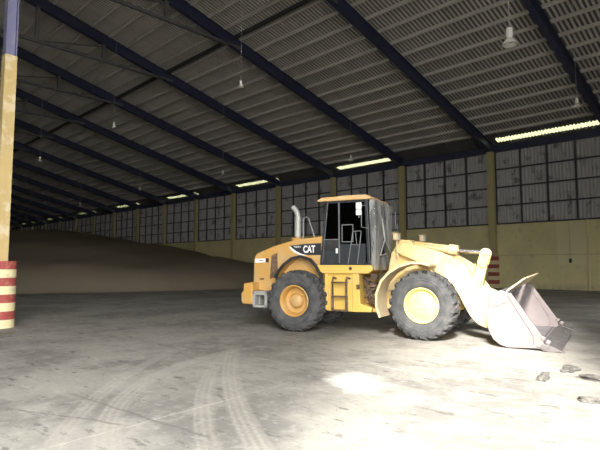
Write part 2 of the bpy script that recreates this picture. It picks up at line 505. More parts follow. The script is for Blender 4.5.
# roof: corrugated sheets (real corrugation), open slots for translucent sheets in every other bay
PITCH = .24; SEG = 8
ST0, ST1 = 38.18, 38.82
DOT = [(37.38, 37.43), (39.14, 39.19)]
rows = [RIDGE, DOT[0][0], DOT[0][1], ST0, ST1, DOT[1][0], DOT[1][1], 40.2]
def wave(i):
    return (.03, .03, 0, -.03, -.03, -.03, -.03, 0)[i % 8]
nw = int((XR - XL) / PITCH); ncol = nw * SEG
vs = []; fs = []
for i in range(ncol + 1):
    x = XL + i * PITCH / SEG
    for y in rows:
        vs.append((x, y, roof_z(y) + wave(i)))
R_ = len(rows)
def bay_of(x):
    return math.floor((X0 - x) / BAY)      # bay k lies between column k and k+1
for i in range(ncol):
    x = XL + (i + .5) * PITCH / SEG
    k = bay_of(x); fr = ((X0 - x) / BAY) - k
    lit = (k % 2 == 1) and .04 < fr < .95
    for r in range(R_ - 1):
        if lit and r == 3: continue
        if lit and r in (1, 5) and i % (2 * SEG) == 0: continue
        if (not lit) and k % 2 == 0 and r in (1,) and i % SEG == 0 and (.05 < fr < .22 or .55 < fr < .95): continue
        a = i * R_ + r
        fs.append((a, a + R_, a + R_ + 1, a + 1))
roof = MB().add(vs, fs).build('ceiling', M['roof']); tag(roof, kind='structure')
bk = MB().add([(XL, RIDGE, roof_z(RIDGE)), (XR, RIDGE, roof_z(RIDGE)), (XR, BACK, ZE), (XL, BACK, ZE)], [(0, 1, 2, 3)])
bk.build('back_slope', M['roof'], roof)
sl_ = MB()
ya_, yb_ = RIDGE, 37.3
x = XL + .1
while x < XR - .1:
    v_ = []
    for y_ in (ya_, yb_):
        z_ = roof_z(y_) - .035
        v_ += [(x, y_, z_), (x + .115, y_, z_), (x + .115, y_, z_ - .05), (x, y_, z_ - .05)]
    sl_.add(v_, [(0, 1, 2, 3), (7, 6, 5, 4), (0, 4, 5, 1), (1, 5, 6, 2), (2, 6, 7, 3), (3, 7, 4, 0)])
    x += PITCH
sl_.build('painted_light_strips', M['lit_rib'], roof)  # added strips whose pale colour imitates light on the corrugated sheet
k = 0
y = 17.05 - 1.235 * 10
while y < 37.1:
    z = roof_z(y) - .085
    p = MB(); p.box(((XL + XR) / 2, y, z - .10), (XR - XL, .12, .18), (-math.atan(S), 0, 0))
    p.build('purlin', M['purlin'], roof)
    y += 1.235
p = MB(); p.bx(XL, XR, 18.95, 19.1, roof_z(19.) - .46, roof_z(19.) - .25)
p.build('ridge_tie', M['darksteel'], roof)

# translucent sheets
def lit_bays():
    return [k for k in range(-1, 15) if k % 2 == 1]
sky_labels = {
    -1: 'longest bright translucent roof strip at the eaves, at the top right of the far wall',
    1: 'bright translucent roof strip at the eaves directly above the loader cab',
    3: 'glowing translucent roof strip at the eaves above and left of the exhaust stack',
    5: 'glowing roof strip at the eaves, fourth strip counting from the right',
    7: 'short glowing roof strip at the eaves, fifth strip counting from the right',
    9: 'tiny glowing roof strip at the eaves, sixth strip counting from the right',
    11: 'tiny glowing roof strip above the grain heap, seventh strip from the right',
    13: 'tiny glowing roof strip above the grain heap, farthest strip of all'}
for k in lit_bays():
    xa = X0 - BAY * (k + .95) - .05; xb = X0 - BAY * (k + .04) + .05
    sh = MB(); vs = []; fs = []
    i0 = int((xa - XL) / (PITCH / SEG)); i1 = int((xb - XL) / (PITCH / SEG))
    for n_, i in enumerate(range(i0, i1 + 1)):
        for yy in (DOT[0][0] - .05, DOT[1][1] + .05):
            vs.append((XL + i * PITCH / SEG, yy, roof_z(yy) + wave(i) + .006))
        if n_: fs.append((2 * n_ - 2, 2 * n_, 2 * n_ + 1, 2 * n_ - 1))
    sh.add(vs, fs)
    tag(sh.build('roof_skylight', M['skylight']), sky_labels.get(k), 'skylight', 'translucent roof strips along the eaves')

# roof frames
def ibeam(mb, y0, z0, y1, z1, x, depth, fl, tf=.03, tw=.02):
    """I section along (y0,z0)-(y1,z1), that line being its top"""
    L_ = math.hypot(y1 - y0, z1 - z0); ang = atan2(z1 - z0, y1 - y0)
    cy, cz = (y0 + y1) / 2, (z0 + z1) / 2
    ny, nz = -sin(ang), cos(ang)
    for off, h, wd in ((tf / 2, tf, fl), (depth / 2, depth, tw), (depth - tf / 2, tf, fl)):
        mb.box((x, cy - ny * off, cz - nz * off), (wd, L_, h), (ang, 0, 0))
    return mb
CH = 15.65
frame_labels = {
    -1: 'navy steel roof frame at the far right, ending above the top right corner of wall',
    0: 'navy steel roof frame sloping to the wall column behind the loader bucket',
    1: 'navy steel roof frame sloping to the wall column just right of loader cab',
    2: 'navy steel roof frame sloping to the wall column directly behind loader cab',
    3: 'navy steel roof frame sloping to the wall column beside the exhaust stack'}
ords = ['', 'first', 'second', 'third', 'fourth', 'fifth', 'sixth', 'seventh', 'eighth', 'ninth', 'tenth', 'eleventh', 'twelfth', 'thirteenth', 'fourteenth', 'fifteenth', 'sixteenth']
RD = .70
for k in range(-1, 15):
    x = colx(k)
    fr = empty('roof_frame', (x, D, 10.6))
    tag(fr, frame_labels.get(k, 'dark steel roof frame over the grain heap end, %s frame from the right' % ords[k + 2]), 'roof frame', 'navy steel frames carrying the roof')
    def top(y): return roof_z(y) - .22 - .03 - D * 0
    rf = MB()
    ibeam(rf, RIDGE - D, top(RIDGE) - 10.6, -.05, top(D) - 10.6, 0, RD, .30)
    rf.build('rafter', M['navy'], fr)
    t = MB(); t.bx(-.09, .09, RIDGE - D, 19.6 - D, CH - .04 - 10.6, CH + .14 - 10.6)
    t.build('tie_beam', M['midsteel'], fr)
    for yy in (5.75, 10.0, 14.25):
        zt = top(yy) - RD
        ps = MB(); ps.bx(-.1, .1, yy - .11 - D, yy + .11 - D, CH + .14 - 10.6, zt + .06 - 10.6)
        ps.build('post', M['midsteel'], fr)
    br = MB(); br.tube([(0, 10.2 - D, CH + .1 - 10.6), (0, 14.1 - D, top(14.1) - RD - .2 - 10.6)], .05, 6)
    br.build('brace', M['midsteel'], fr)

# columns along the far wall
def striped(mb_mats, parent, r, h, n, square=None):
    mb = MB()
    for j in range(n):
        z0, z1 = h * j / n, h * (j + 1) / n
        mb.cur = 0 if j % 2 == 0 else 1
        if square:
            mb.bx(-square, square, -square, square, z0, z1)
        else:
            mb.lathe([(0, z0), (r, z0), (r, z1), (0, z1)], (0, 0, 0), 32, 'z')
    return mb.build('striped_base', mb_mats, parent, smooth=not square)
col_labels = {
    -1: 'yellow wall column just outside the right edge of view',
    0: 'yellow wall column with red striped base standing behind the loader bucket',
    1: 'yellow wall column rising just right of the loader cab',
    2: 'yellow wall column rising directly behind the loader cab roof',
    3: 'yellow wall column just left of the loader exhaust stack',
    4: 'dim yellow wall column rising left of the loader hood, above its rear end'}
for k in range(0, 15):
    c = empty('wall_column', (colx(k), D - .2, 0))
    tag(c, col_labels.get(k, 'dim yellow wall column partly sunk in grain heap, %s wall column from the right' % ords[k + 1]), 'column', 'yellow columns along the far wall')
    mb = MB(); mb.bx(-.25, .25, -.25, .24, 2.4, 10.62)
    mb.build('shaft', M['col_far'], c, bevel=.02)
    striped([M['cream'], M['red']], c, 0, 2.4, 8, square=.33)

# near column at the left
c = empty('concrete_column', (-16.04, 4.17, 0), radians(2))
tag(c, 'near yellow column with red and cream striped base and blue steel top, left of the loader', 'column')
mb = MB(); mb.bx(-.165, .165, -.165, .165, 1.8, 7.85)
mb.build('shaft', M['col_yellow'], c, bevel=.02)
striped([M['cream'], M['red']], c, .43, 1.86, 8)
mb = MB()
hz = roof_z(RIDGE) - .7
mb.bx(-.02, .02, -.13, .13, 7.8, hz); mb.bx(-.14, .14, -.15, -.12, 7.8, hz); mb.bx(-.14, .14, .12, .15, 7.8, hz)
mb.build('steel_post', M['post_blue'], c)

# pendant lamps in two rows
def make_lamp():
    r = empty('pendant_lamp', (0, 0, 0))
    mb = MB(); mb.lathe([(0, .42), (.06, .42), (.115, .40), (.12, .12), (.10, .06), (.09, .02)], (0, 0, 0), 24, 'z')
    mb.build('ballast_housing', M['shade'], r, smooth=True)
    mb = MB(); mb.lathe([(.085, .05), (.11, .02), (.19, -.06), (.26, -.16), (.265, -.19), (.255, -.18), (.18, -.07), (.085, .03)], (0, 0, 0), 28, 'z')
    mb.build('lamp_shade', M['shade'], r, smooth=True)
    mb = MB(); mb.lathe([(0, -.14), (.04, -.13), (.06, -.08), (.04, 0), (.03, .04)], (0, 0, 0), 16, 'z')
    mb.build('bulb', M['lens'], r, smooth=True)
    mb = MB(); mb.lathe([(.035, .40), (.045, .44), (.03, .48), (0, .48)], (0, 0, 0), 12, 'z'); mb.tube([(0, 0, .46), (0, 0, 1)], .012, 6)
    return r
lamps = [(-5.9, 15.31, 'white bell pendant lamp hanging nearest, at the top right'),
         (-14.65, 11.68, 'small pale pendant lamp below the roof, high above the rear end of the loader'),
         (-6.2, 23.16, 'dim pendant lamp beside the rafter above the rightmost skylight strip'),
         (-20.06, 25.11, 'dim pendant lamp just above the skylight strip over the cab'),
         (-23.56, 10.84, 'small pendant lamp under the roof between two rafters, left of centre'),
         (-29.99, 22.29, 'dim pendant lamp above the skylight strip left of the exhaust stack'),
         (-34.77, 11.08, 'faint pendant lamp in the dark roof beside the near yellow column'),
         (-41.73, 21.8, 'faint pendant lamp in the dark roof above the grain heap crest'),
         (-56.91, 22.52, 'farthest faint pendant lamp, low over the grain heap')]
proto = make_lamp()
lamp_size = (.88, .42, .62, .6, .42, .5, .5, .5, .5)
for i, (x, y, lb) in enumerate(lamps):
    r = proto if i == 0 else copy_tree(proto)
    r.location = (x, y, 8.75 if i == 0 else 8.6); sc_ = lamp_size[i]; r.scale = (sc_, sc_, sc_)
    tag(r, lb, 'lamp', 'pendant lamps hanging from the roof')
    mb = MB(); mb.tube([(0, 0, .40), (0, 0, (roof_z(y) - 8.6 - .2) / sc_)], .014 if i == 0 else .007, 6)
    mb.build('cord', M['cord'], r)

# conduit and switch box on the far wall
c = empty('wall_switch_box', (-11.15, D, 2.1))
tag(c, 'small black switch box at the foot of a thin conduit on the yellow wall', 'switch')
mb = MB(); mb.bx(-.08, .08, -.09, 0, -.2, .1); mb.build('box_case', M['black'], c, bevel=.01)
mb = MB(); mb.tube([(0, -.03, .1), (0, -.03, 2.8)], .02, 6); mb.build('conduit', M['cord'], c)
mb = MB(); mb.tube([(0, 0, 0), (0, 0, 4.9)], .05, 8)
o = mb.build('drain_pipe', M['cream'], loc=(-9.98, D - .13, 0))
tag(o, 'pale vertical drain pipe on the yellow wall at the right', 'pipe')

# grain heap
def toe(y):
    pts = [(-30, -37), (5, -35), (9.7, -33.6), (15.2, -31.3), (18.6, -29.8), (23, -29.2), (28, -30.5), (33, -33), (38.5, -38)]
    for (ya, xa), (yb, xb) in zip(pts, pts[1:]):
        if y <= yb:
            t = (y - ya) / (yb - ya); t = t * t * (3 - 2 * t) * .5 + t * .5
            return xa + (xb - xa) * t
    return pts[-1][1]
def hump(x, y):
    return .16 * sin(x * .31 + 1.7 * sin(y * .23)) + .12 * sin(y * .42 + x * .13) + .06 * sin(x * .9 + y * .7)
def grain_h(x, y):
    d = toe(y) - x
    if d < 0: return -.05
    a = .42 * d
    b_ = 1.35 + .125 * (d - 3.2)
    h = -math.log(math.exp(-a * 2.5) + math.exp(-b_ * 2.5)) / 2.5
    h = max(h, 0)
    h = 7.6 - math.log(1 + math.exp((7.6 - h) * 1.5)) / 1.5 if h > 3 else h
    return max(-.05, h + hump(x, y) * min(1, d / 6))
xs = [-27 - .5 * i for i in range(60)] + [-57 - 1.4 * i for i in range(60)]
xs = [x for x in xs if x > XL + .1]
ysg = [BACK + .3 + (D - BACK - .9) * j / 110 for j in range(111)]
vs = [(x, y, grain_h(x, y)) for x in xs for y in ysg]
ny = len(ysg); fs = []
for i in range(len(xs) - 1):
    for j in range(ny - 1):
        q = (i * ny + j, i * ny + j + 1, (i + 1) * ny + j + 1, (i + 1) * ny + j)
        if max(vs[t][2] for t in q) > -.04: fs.append(q)
o = MB().add(vs, fs).build('grain_heap', M['grain'], smooth=True)
tag(o, 'huge brown heap of loose grain filling the dark far end of the warehouse', 'grain heap', kind='stuff')

# ------------------------------------------------------------------ wheel loader
LO = (-8.23, 11.16, 0)
ld = empty('wheel_loader', LO, radians(20))
tag(ld, 'dusty yellow wheel loader with black cab and its bucket lowered to the floor', 'wheel loader')
FR = radians(-5)                              # the front half is steered a little
def front(o):
    o.rotation_euler = (0, 0, FR); return o

# --- wheels
def make_wheel(front_style):
    mb = MB()
    R, Wd = .745, .30
    prof = [(.40, -.22), (.44, -.255), (.52, -.295), (.62, -.30), (.69, -.285), (.735, -.245), (R, -.17), (R + .008, 0), (R, .17), (.735, .245), (.69, .285), (.62, .30), (.52, .295), (.44, .255), (.40, .22)]
    mb.lathe(prof, (0, 0, 0), 56, 'y', close=True)
    nl = 22
    for sgn in (-1, 1):
        for i in range(nl):
            t0 = 2 * pi * (i + (.5 if sgn > 0 else 0)) / nl
            # lug: from the shoulder to the centre line, skewed
            path = [(.655, .305, -.02), (.755, .27, 0), (.80, .20, .03), (.812, .09, .075), (.812, .01, .10)]
            hw = [.046, .05, .052, .052, .046]
            vs = []
            for (r, a, sk), h in zip(path, hw):
                for dd in (-h, h):
                    t = t0 + (sk + dd) / .8
                    vs.append((r * cos(t), sgn * a, r * sin(t)))
            for (r, a, sk), h in zip(path, hw):
                for dd in (-h * 1.15, h * 1.15):
                    t = t0 + (sk + dd) / .8
                    rr = r - .07 if a < .26 else r - .05
                    vs.append((rr * cos(t), sgn * (a - (.035 if a > .26 else 0)), rr * sin(t)))
            n = len(path); fs = []
            for q in range(n - 1):
                a0 = 2 * q; b0 = 2 * n + 2 * q
                fs += [(a0, a0 + 1, a0 + 3, a0 + 2), (a0, a0 + 2, b0 + 2, b0), (a0 + 1, b0 + 1, b0 + 3, a0 + 3)]
            fs += [(0, 2 * n, 2 * n + 1, 1), (2 * n - 2, 2 * n - 1, 4 * n - 1, 4 * n - 2)]
            mb.add(vs, fs)
    # sidewall ring
    for sgn in (-1, 1):
        mb.lathe([(.575, sgn * .298), (.585, sgn * .308), (.60, sgn * .308), (.61, sgn * .298)], (0, 0, 0), 48, 'y')
    w = mb.build('wheel', M['tyre'], smooth=True)
    rm = MB()
    rm.lathe([(.41, -.235), (.415, -.262), (.395, -.27), (.375, -.255), (.355, -.21), (.34, -.16), (.325, -.04 if not front_style else -.17), (.20, -.02 if not front_style else -.175), (0, -.02 if not front_style else -.175)], (0, 0, 0), 44, 'y')
    rm.lathe([(.41, .235), (.41, .262), (.395, .27), (.37, .255), (.34, .10), (0, .08)], (0, 0, 0), 32, 'y')
    rim = rm.build('rim', M['rim_overexposed'] if front_style else M['yellow'], w, smooth=True)
    hb = MB()
    if front_style:
        hb.lathe([(.27, -.16), (.27, -.185), (.25, -.195), (.10, -.205), (.09, -.22), (0, -.22)], (0, 0, 0), 36, 'y')
    else:
        hb.lathe([(.20, -.02), (.195, -.08), (.165, -.15), (.13, -.17), (0, -.175)], (0, 0, 0), 32, 'y')
    for i in range(12):
        t = 2 * pi * i / 12; rr = .25 if not front_style else .30
        yb = -.02 if not front_style else -.175
        hb.lathe([(.018, yb), (.018, yb - .025), (0, yb - .025)], (rr * cos(t), 0, rr * sin(t)), 8, 'y')
    hb.build('hub', M['rim_overexposed'] if front_style else M['yellow'], w, smooth=True)
    return w
WB, TR, WR = 1.73, 1.06, .81
fw = make_wheel(True); rw = make_wheel(False)
def place(w, x, y, isfront, flip, rot):
    w.parent = ld
    if isfront:
        cx, cy = x * cos(FR) - y * sin(FR), x * sin(FR) + y * cos(FR)
        w.location = (cx, cy, WR); w.rotation_euler = (0, rot, FR + (pi if flip else 0))
    else:
        w.location = (x, y, WR); w.rotation_euler = (0, rot, pi if flip else 0)
place(fw, WB, -TR, True, False, .13)
place(copy_tree(fw), WB, TR, True, True, .4)
place(rw, -WB, -TR, False, False, .3)
place(copy_tree(rw), -WB, TR, False, True, .7)

# --- rear frame
mb = MB()
mb.bx(-3.0, .1, -.42, .42, .62, 1.15)
mb.lathe([(0, -.95), (.16, -.95), (.19, -.5), (.30, -.2), (.30, .2), (.19, .5), (.16, .95), (0, .95)], (-WB, 0, WR), 20, 'y')
mb.bx(-.1, .35, -.3, .3, .62, .78); mb.bx(-.1, .35, -.3, .3, 1.1, 1.28)
mb.build('rear_frame', M['yellow'], ld, bevel=.02)
mb = MB()
mb.prism([(-1.30, 1.75), (-1.32, 1.66), (-1.0, 1.52), (.20, 1.53), (.32, 1.62), (.30, 1.75)], -1.0, 1.0)
pf = mb.build('platform', M['yellow_clean'], ld, bevel=.025)
mb = MB(); mb.lathe([(0, -.02), (.035, -.02), (.045, 0)], (-.27, -1.0, 1.66), 14, 'y'); mb.build('cap', M['black'], pf, smooth=True)
for sgn in (-1, 1):
    mb = MB()
    ya, yb = sgn * .55, sgn * .96
    mb.prism([(-1.0, 1.55), (-1.01, .62), (-.93, .56), (-.90, .56), (-.90, 1.55)], ya, yb)          # rear edge plate
    mb.bx(-.92, -.22, ya, sgn * .90, .55, 1.55)
    mb.prism([(-.24, 1.55), (-.24, .55), (.26, .56), (.28, .68), (-.02, .76), (-.06, 1.55)], ya, yb)
    mb.bx(-.22, .40, ya, sgn * .8, .55, .66)
    mb.build('side_tank', M['yellow_clean'], ld, bevel=.02)
    mb = MB()
    ly = sgn * 1.06
    for x in (-.74, -.36):
        mb.tube([(x + .05, ly - sgn * .14, 1.40), (x + .01, ly - sgn * .02, 1.43), (x, ly, 1.36), (x, ly, .60), (x, ly, .56)], .027, 8)
    for z in (1.30, .94, .585):
        mb.bx(-.76, -.34, ly - .06, ly + .06, z - .02, z + .02)
    mb.bx(-.77, -.71, ly - .02, ly + .02, .58, .92); mb.bx(-.39, -.33, ly - .02, ly + .02, .58, .92)
    mb.build('ladder', M['hose'], ld, bevel=.006)
# valve block, hoses at the hitch
mb = MB()
mb.bx(.05, .30, -.62, -.40, .95, 1.30); mb.bx(.02, .14, -.75, -.55, 1.18, 1.36); mb.bx(-.12, -.04, -.99, -.96, 1.13, 1.25)
mb.bx(.22, .42, -.55, -.3, .7, .92); mb.bx(.18, .34, -.7, -.5, 1.38, 1.52)
rnd = random.Random(3)
for i in range(13):
    x0, z0 = -.08 + .5 * rnd.random(), .68 + .75 * rnd.random()
    x1, z1 = .05 + .5 * rnd.random(), .75 + .7 * rnd.random()
    y0, y1 = -.72 - .2 * rnd.random(), -.60 - .3 * rnd.random()
    mx_, mz = (x0 + x1) / 2 + .12 * (rnd.random() - .5), (z0 + z1) / 2 + .22 * (rnd.random() - .6)
    pts = []
    for t in range(9):
        u = t / 8
        pts.append(((1 - u) ** 2 * x0 + 2 * u * (1 - u) * mx_ + u * u * x1, y0 + (y1 - y0) * u - .08 * sin(pi * u), (1 - u) ** 2 * z0 + 2 * u * (1 - u) * mz + u * u * z1))
    mb.tube(pts, .017 + .012 * rnd.random(), 8)
mb.build('hydraulic_hoses', M['hose'], ld, smooth=True)

# --- engine hood
hood_prof = [(-3.30, 1.04), (-3.28, 1.97), (-3.19, 2.08), (-2.87, 2.20), (-2.55, 2.31), (-2.2, 2.40), (-1.89, 2.465), (-1.20, 2.53), (-1.16, 2.53), (-1.16, 1.74), (-1.3, 1.2), (-2.2, 1.0), (-2.62, 1.0)]
mb = MB(); mb.prism(hood_prof, -.73, .73)
hood = mb.build('engine_hood', M['yellow'], ld, bevel=.05, seg=3)
for sgn in (-1, 1):
    mb = MB()
    mb.prism([(-2.76, 1.36), (-2.70, 2.02), (-2.52, 2.09), (-2.50, 1.40)], sgn * .715, sgn * .737)
    for i in range(12):
        z = 1.42 + i * .052
        mb.box((-2.63 + (z - 1.7) * .06, sgn * .738, z), (.19, .02, .016))
    mb.build('side_grille', M['rust'], hood)
yd = -.731
mb = MB(); mb.prism([(-2.13, 2.285), (-1.7, 2.325), (-1.19, 2.345), (-1.19, 2.02), (-1.58, 2.02), (-1.75, 2.05), (-1.93, 2.13)], yd, yd - .006)
dc = mb.build('decal', M['decal_black'], hood); dc['label'] = 'black wedge decal with white lettering'
text_mesh('CAT', 'lettering', (-1.715, -1.36, 2.085, 2.285), yd - .007, M['white'], dc, bold=.03)
text_mesh('950H', 'model_number', (-2.00, -1.80, 2.225, 2.275), yd - .007, M['white'], dc, bold=.01)
mb = MB(); mb.prism([(-2.13, 2.275), (-2.10, 2.245), (-1.93, 2.13), (-1.75, 2.05), (-1.60, 2.015), (-1.80, 2.015), (-2.02, 2.11), (-2.14, 2.22)], yd, yd - .005)
mb.build('swoosh', M['white'], dc)
mb = MB(); mb.prism([(-3.235, 1.815), (-3.23, 1.925), (-2.90, 1.935), (-2.90, 1.825)], yd, yd - .006)
lp = mb.build('label_plate', M['white'], hood)
mb = MB(); mb.bx(-2.88, -2.79, yd - .008, yd, 1.825, 1.94); mb.build('badge', M['black'], lp)
mb = MB(); mb.bx(-3.11, -2.96, yd - .008, yd - .005, 1.863, 1.887); mb.build('marking', M['trim'], lp)
mb = MB(); mb.bx(-3.08, -2.94, yd - .005, yd, 1.33, 1.38)
mb.build('sticker', M['rust'], hood)

# --- counterweight
mb = MB()
mb.prism([(-3.46, .72), (-3.47, .98), (-3.40, 1.02), (-3.39, 1.24), (-3.10, 1.28), (-3.08, .66), (-3.40, .66)], -1.12, 1.12)
mb.build('counterweight', M['yellow'], ld, bevel=.04, seg=3)
for sgn in (-1, 1):
    mb = MB(); y0, y1 = sgn * 1.12, sgn * .7
    mb.bx(-3.09, -3.02, y0, y1, .58, 1.03); mb.bx(-2.72, -2.65, y0, y1, .58, 1.03)
    mb.bx(-3.09, -2.65, y0, y1, .58, .65); mb.bx(-3.09, -2.65, y0, y1, .92, 1.03)
    mb.bx(-2.97, -2.94, sgn * 1.0, y1, .65, .92)
    mb.build('side_box', M['grey_metal'], ld, bevel=.012)

# --- rear fenders
for sgn in (-1, 1):
    pts = [(-2.40, 1.38), (-2.31, 1.55), (-2.15, 1.73), (-1.92, 1.89), (-1.67, 1.945), (-1.40, 1.86), (-1.24, 1.68), (-1.12, 1.46), (-1.04, 1.20), (-1.01, .62)]
    mb = MB(); mb.strip(pts, sgn * .72, sgn * 1.0, .03)
    fd_ = mb.build('rear_fender', M['yellow'], ld, smooth=True)
    mb = MB(); mb.strip(pts[:-1], sgn * .99, sgn * 1.05, .075)
    mb.build('fender_edge', M['black'], fd_, smooth=True)

# --- exhaust, handrail
mb = MB()
mb.tube([(-2.08, -.3, 2.38), (-2.08, -.3, 3.10)], .098, 18)
mb.lathe([(.10, 3.08), (.108, 3.09), (.108, 3.12), (.08, 3.13)], (-2.08, -.3, 0), 18, 'z')
mb.tube([(-2.08, -.3, 3.10), (-2.09, -.3, 3.2), (-2.13, -.3, 3.30), (-2.24, -.3, 3.42)], [.075, .078, .08, .085], 16)
ex = mb.build('exhaust_stack', M['grey_metal'], ld, smooth=True)
mb = MB(); mb.lathe([(.2, 2.40), (.2, 2.50), (.13, 2.54), (.09, 2.54)], (-2.08, -.3, 0), 20, 'z')
mb.build('exhaust_collar', M['yellow'], ex, smooth=True)
for sgn in (-1, 1):
    mb = MB(); mb.tube([(-1.74, sgn * .68, 2.40), (-1.74, sgn * .68, 3.0), (-1.72, sgn * .68, 3.06), (-1.64, sgn * .68, 3.07), (-1.58, sgn * .68, 3.03), (-1.38, sgn * .68, 2.45)], .022, 8)
    mb.build('handrail', M['trim'], ld, smooth=True)

# --- cab
cab = empty('cab'); cab.parent = ld
tagcab = cab
FX = .16                                      # windscreen plane
mb = MB()
for sgn in (-1, 1):
    y = sgn * .78
    mb.prism([(-1.20, 1.75), (-1.02, 3.44), (-.95, 3.44), (-1.12, 1.75)], y - .03, y + .03)
    mb.bx(-.675, -.625, y - .03, y + .03, 1.75, 3.46)
    mb.prism([(FX - .03, 1.75), (FX - .10, 3.46), (FX - .02, 3.46), (FX + .05, 1.75)], y - .03, y + .03)
    mb.bx(-1.18, FX, y - .03, y + .03, 1.74, 1.80)
    mb.bx(-1.0, FX - .06, y - .03, y + .03, 3.40, 3.47)
mb.bx(-1.19, -1.12, -.78, .78, 1.74, 1.84); mb.bx(FX - .03, FX + .05, -.78, .78, 1.74, 1.84)
mb.build('cab_frame', M['panel'], cab, bevel=.01)
mb = MB()
mb.prism([(-1.26, 3.47), (-1.22, 3.51), (-1.10, 3.555), (-.4, 3.585), (.1, 3.58), (.22, 3.545), (.27, 3.49), (.25, 3.46), (-1.2, 3.455)], -.88, .88)
mb.build('cab_roof', M['roof_tan'], cab, bevel=.03, seg=3)
for sgn in (-1, 1):
    y = sgn * .785
    mb = MB(); mb.prism([(-1.16, 2.12), (-1.03, 3.42), (-.66, 3.42), (-.66, 2.12)], y - .008, y + .008)
    gl_ = mb.build('side_window', M['glass'], cab)
    mb = MB(); mb.prism([(-1.19, 1.77), (-1.165, 2.13), (-.66, 2.13), (-.66, 1.77)], y - .012, y + .012)
    mb.build('lower_panel', M['panel'], cab)
    mb = MB(); mb.box((-.87, y + sgn * .012, 2.425), (.42, .02, .02)); mb.prism([(-1.115, 2.12), (-1.09, 2.41), (-.66, 2.42), (-.66, 2.12)], y + sgn * .009, y + sgn * .013)
    mb.build('window_bar', M['trim'] if False else M['black'], cab)
    mb = MB(); mb.box((-.86, y + sgn * .02, 2.43), (.43, .015, .018)); mb.build('window_trim', M['trim'], cab)
    # door
    mb = MB()
    mb.bx(-.62, .08, y - .012, y + .012, 1.79, 2.30)
    door = mb.build('cab_door', M['panel'], cab)
    mb = MB(); mb.prism([(-.62, 2.30), (-.62, 3.41), (.06, 3.41), (.10, 2.30)], y - .007, y + .007)
    mb.build('door_window', M['glass'], door)
    mb = MB(); yf = y + sgn * .016
    for (xa, xb, za, zb) in ((-.57, -.26, 2.80, 2.82), (-.57, -.26, 2.35, 2.37), (-.57, -.55, 2.35, 2.82), (-.27, -.25, 2.35, 2.82)):
        mb.bx(xa, xb, yf - .008, yf + .008, za, zb)
    for xx in (-.64,):
        mb.bx(xx - .012, xx + .012, yf - .012, yf + .012, 1.8, 3.42)
    mb.build('window_surround', M['trim'], door)
    mb = MB(); yr_ = y + sgn * .06
    mb.tube([(-.385, yr_, 1.78), (-.25, yr_, 2.60), (-.22, yr_, 2.63), (-.03, yr_, 2.635), (-.02, yr_, 2.60), (-.13, yr_, 1.78)], .012, 6)
    mb.tube([(-.30, yr_, 2.29), (-.075, yr_, 2.27)], .011, 6)
    mb.tube([(-.18, yr_, 2.63), (-.14, yr_, 2.30)], .009, 6)
    mb.build('grab_rail', M['trim'], door, smooth=True)
    mb = MB(); mb.bx(-.74, -.685, y + sgn * .012, y + sgn * .02, 2.06, 2.19); mb.build('sticker', M['white'], cab)
mb = MB(); mb.bx(FX - .01, FX + .005, -.76, .76, 1.84, 3.45); mb.build('windscreen', M['glass'], cab)
mb = MB(); mb.add([(-1.14, -.76, 1.84), (-1.14, .76, 1.84), (-.98, .76, 3.44), (-.98, -.76, 3.44)], [(0, 1, 2, 3)]); mb.build('rear_window', M['glass'], cab)
mb = MB(); mb.bx(-.95, -.45, -.28, .28, 2.05, 2.22); mb.prism([(-.98, 2.15), (-1.05, 2.9), (-.93, 2.95), (-.80, 2.2)], -.26, .26); mb.bx(-.8, -.6, -.15, .15, 1.76, 2.06)
mb.build('seat', M['seat'], cab, bevel=.04)
mb = MB(); mb.tube([(.02, 0, 1.78), (-.18, 0, 2.35)], .05, 8); mb.tube([(-.19 + .10 * cos(t) * .5, .2 * sin(t), 2.38 + .2 * cos(t) * .35) for t in [2 * pi * q / 20 for q in range(21)]], .016, 6)
mb.build('steering_column', M['seat'], cab)
mb = MB(); mb.bx(-1.12, FX, -.76, .76, 1.72, 1.77); mb.build('cab_floor', M['black'], cab)
# mirrors
for sgn, x, z0, z1 in ((-1, -.01, 3.02, 3.38), (1, .42, 2.95, 3.3)):
    mb = MB()
    mb.tube([(FX - .06, sgn * .80, 3.30), (x, sgn * 1.02, 3.28), (x, sgn * 1.05, 3.36), (x, sgn * 1.05, z0 - .06)], .014, 6)
    mb.tube([(FX, sgn * .80, 2.7), (x + .06, sgn * 1.04, 2.72), (x + .06, sgn * 1.04, z0)], .012, 6)
    arm = mb.build('mirror_arm', M['trim'], cab, smooth=True)
    mb = MB(); mb.box((x, sgn * 1.06, (z0 + z1) / 2 + .07), (.15, .05, .17)); mb.box((x, sgn * 1.06, (z0 + z1) / 2 - .10), (.15, .05, .15))
    if sgn < 0: mb.build('mirror', M['mirror'], arm, bevel=.015)

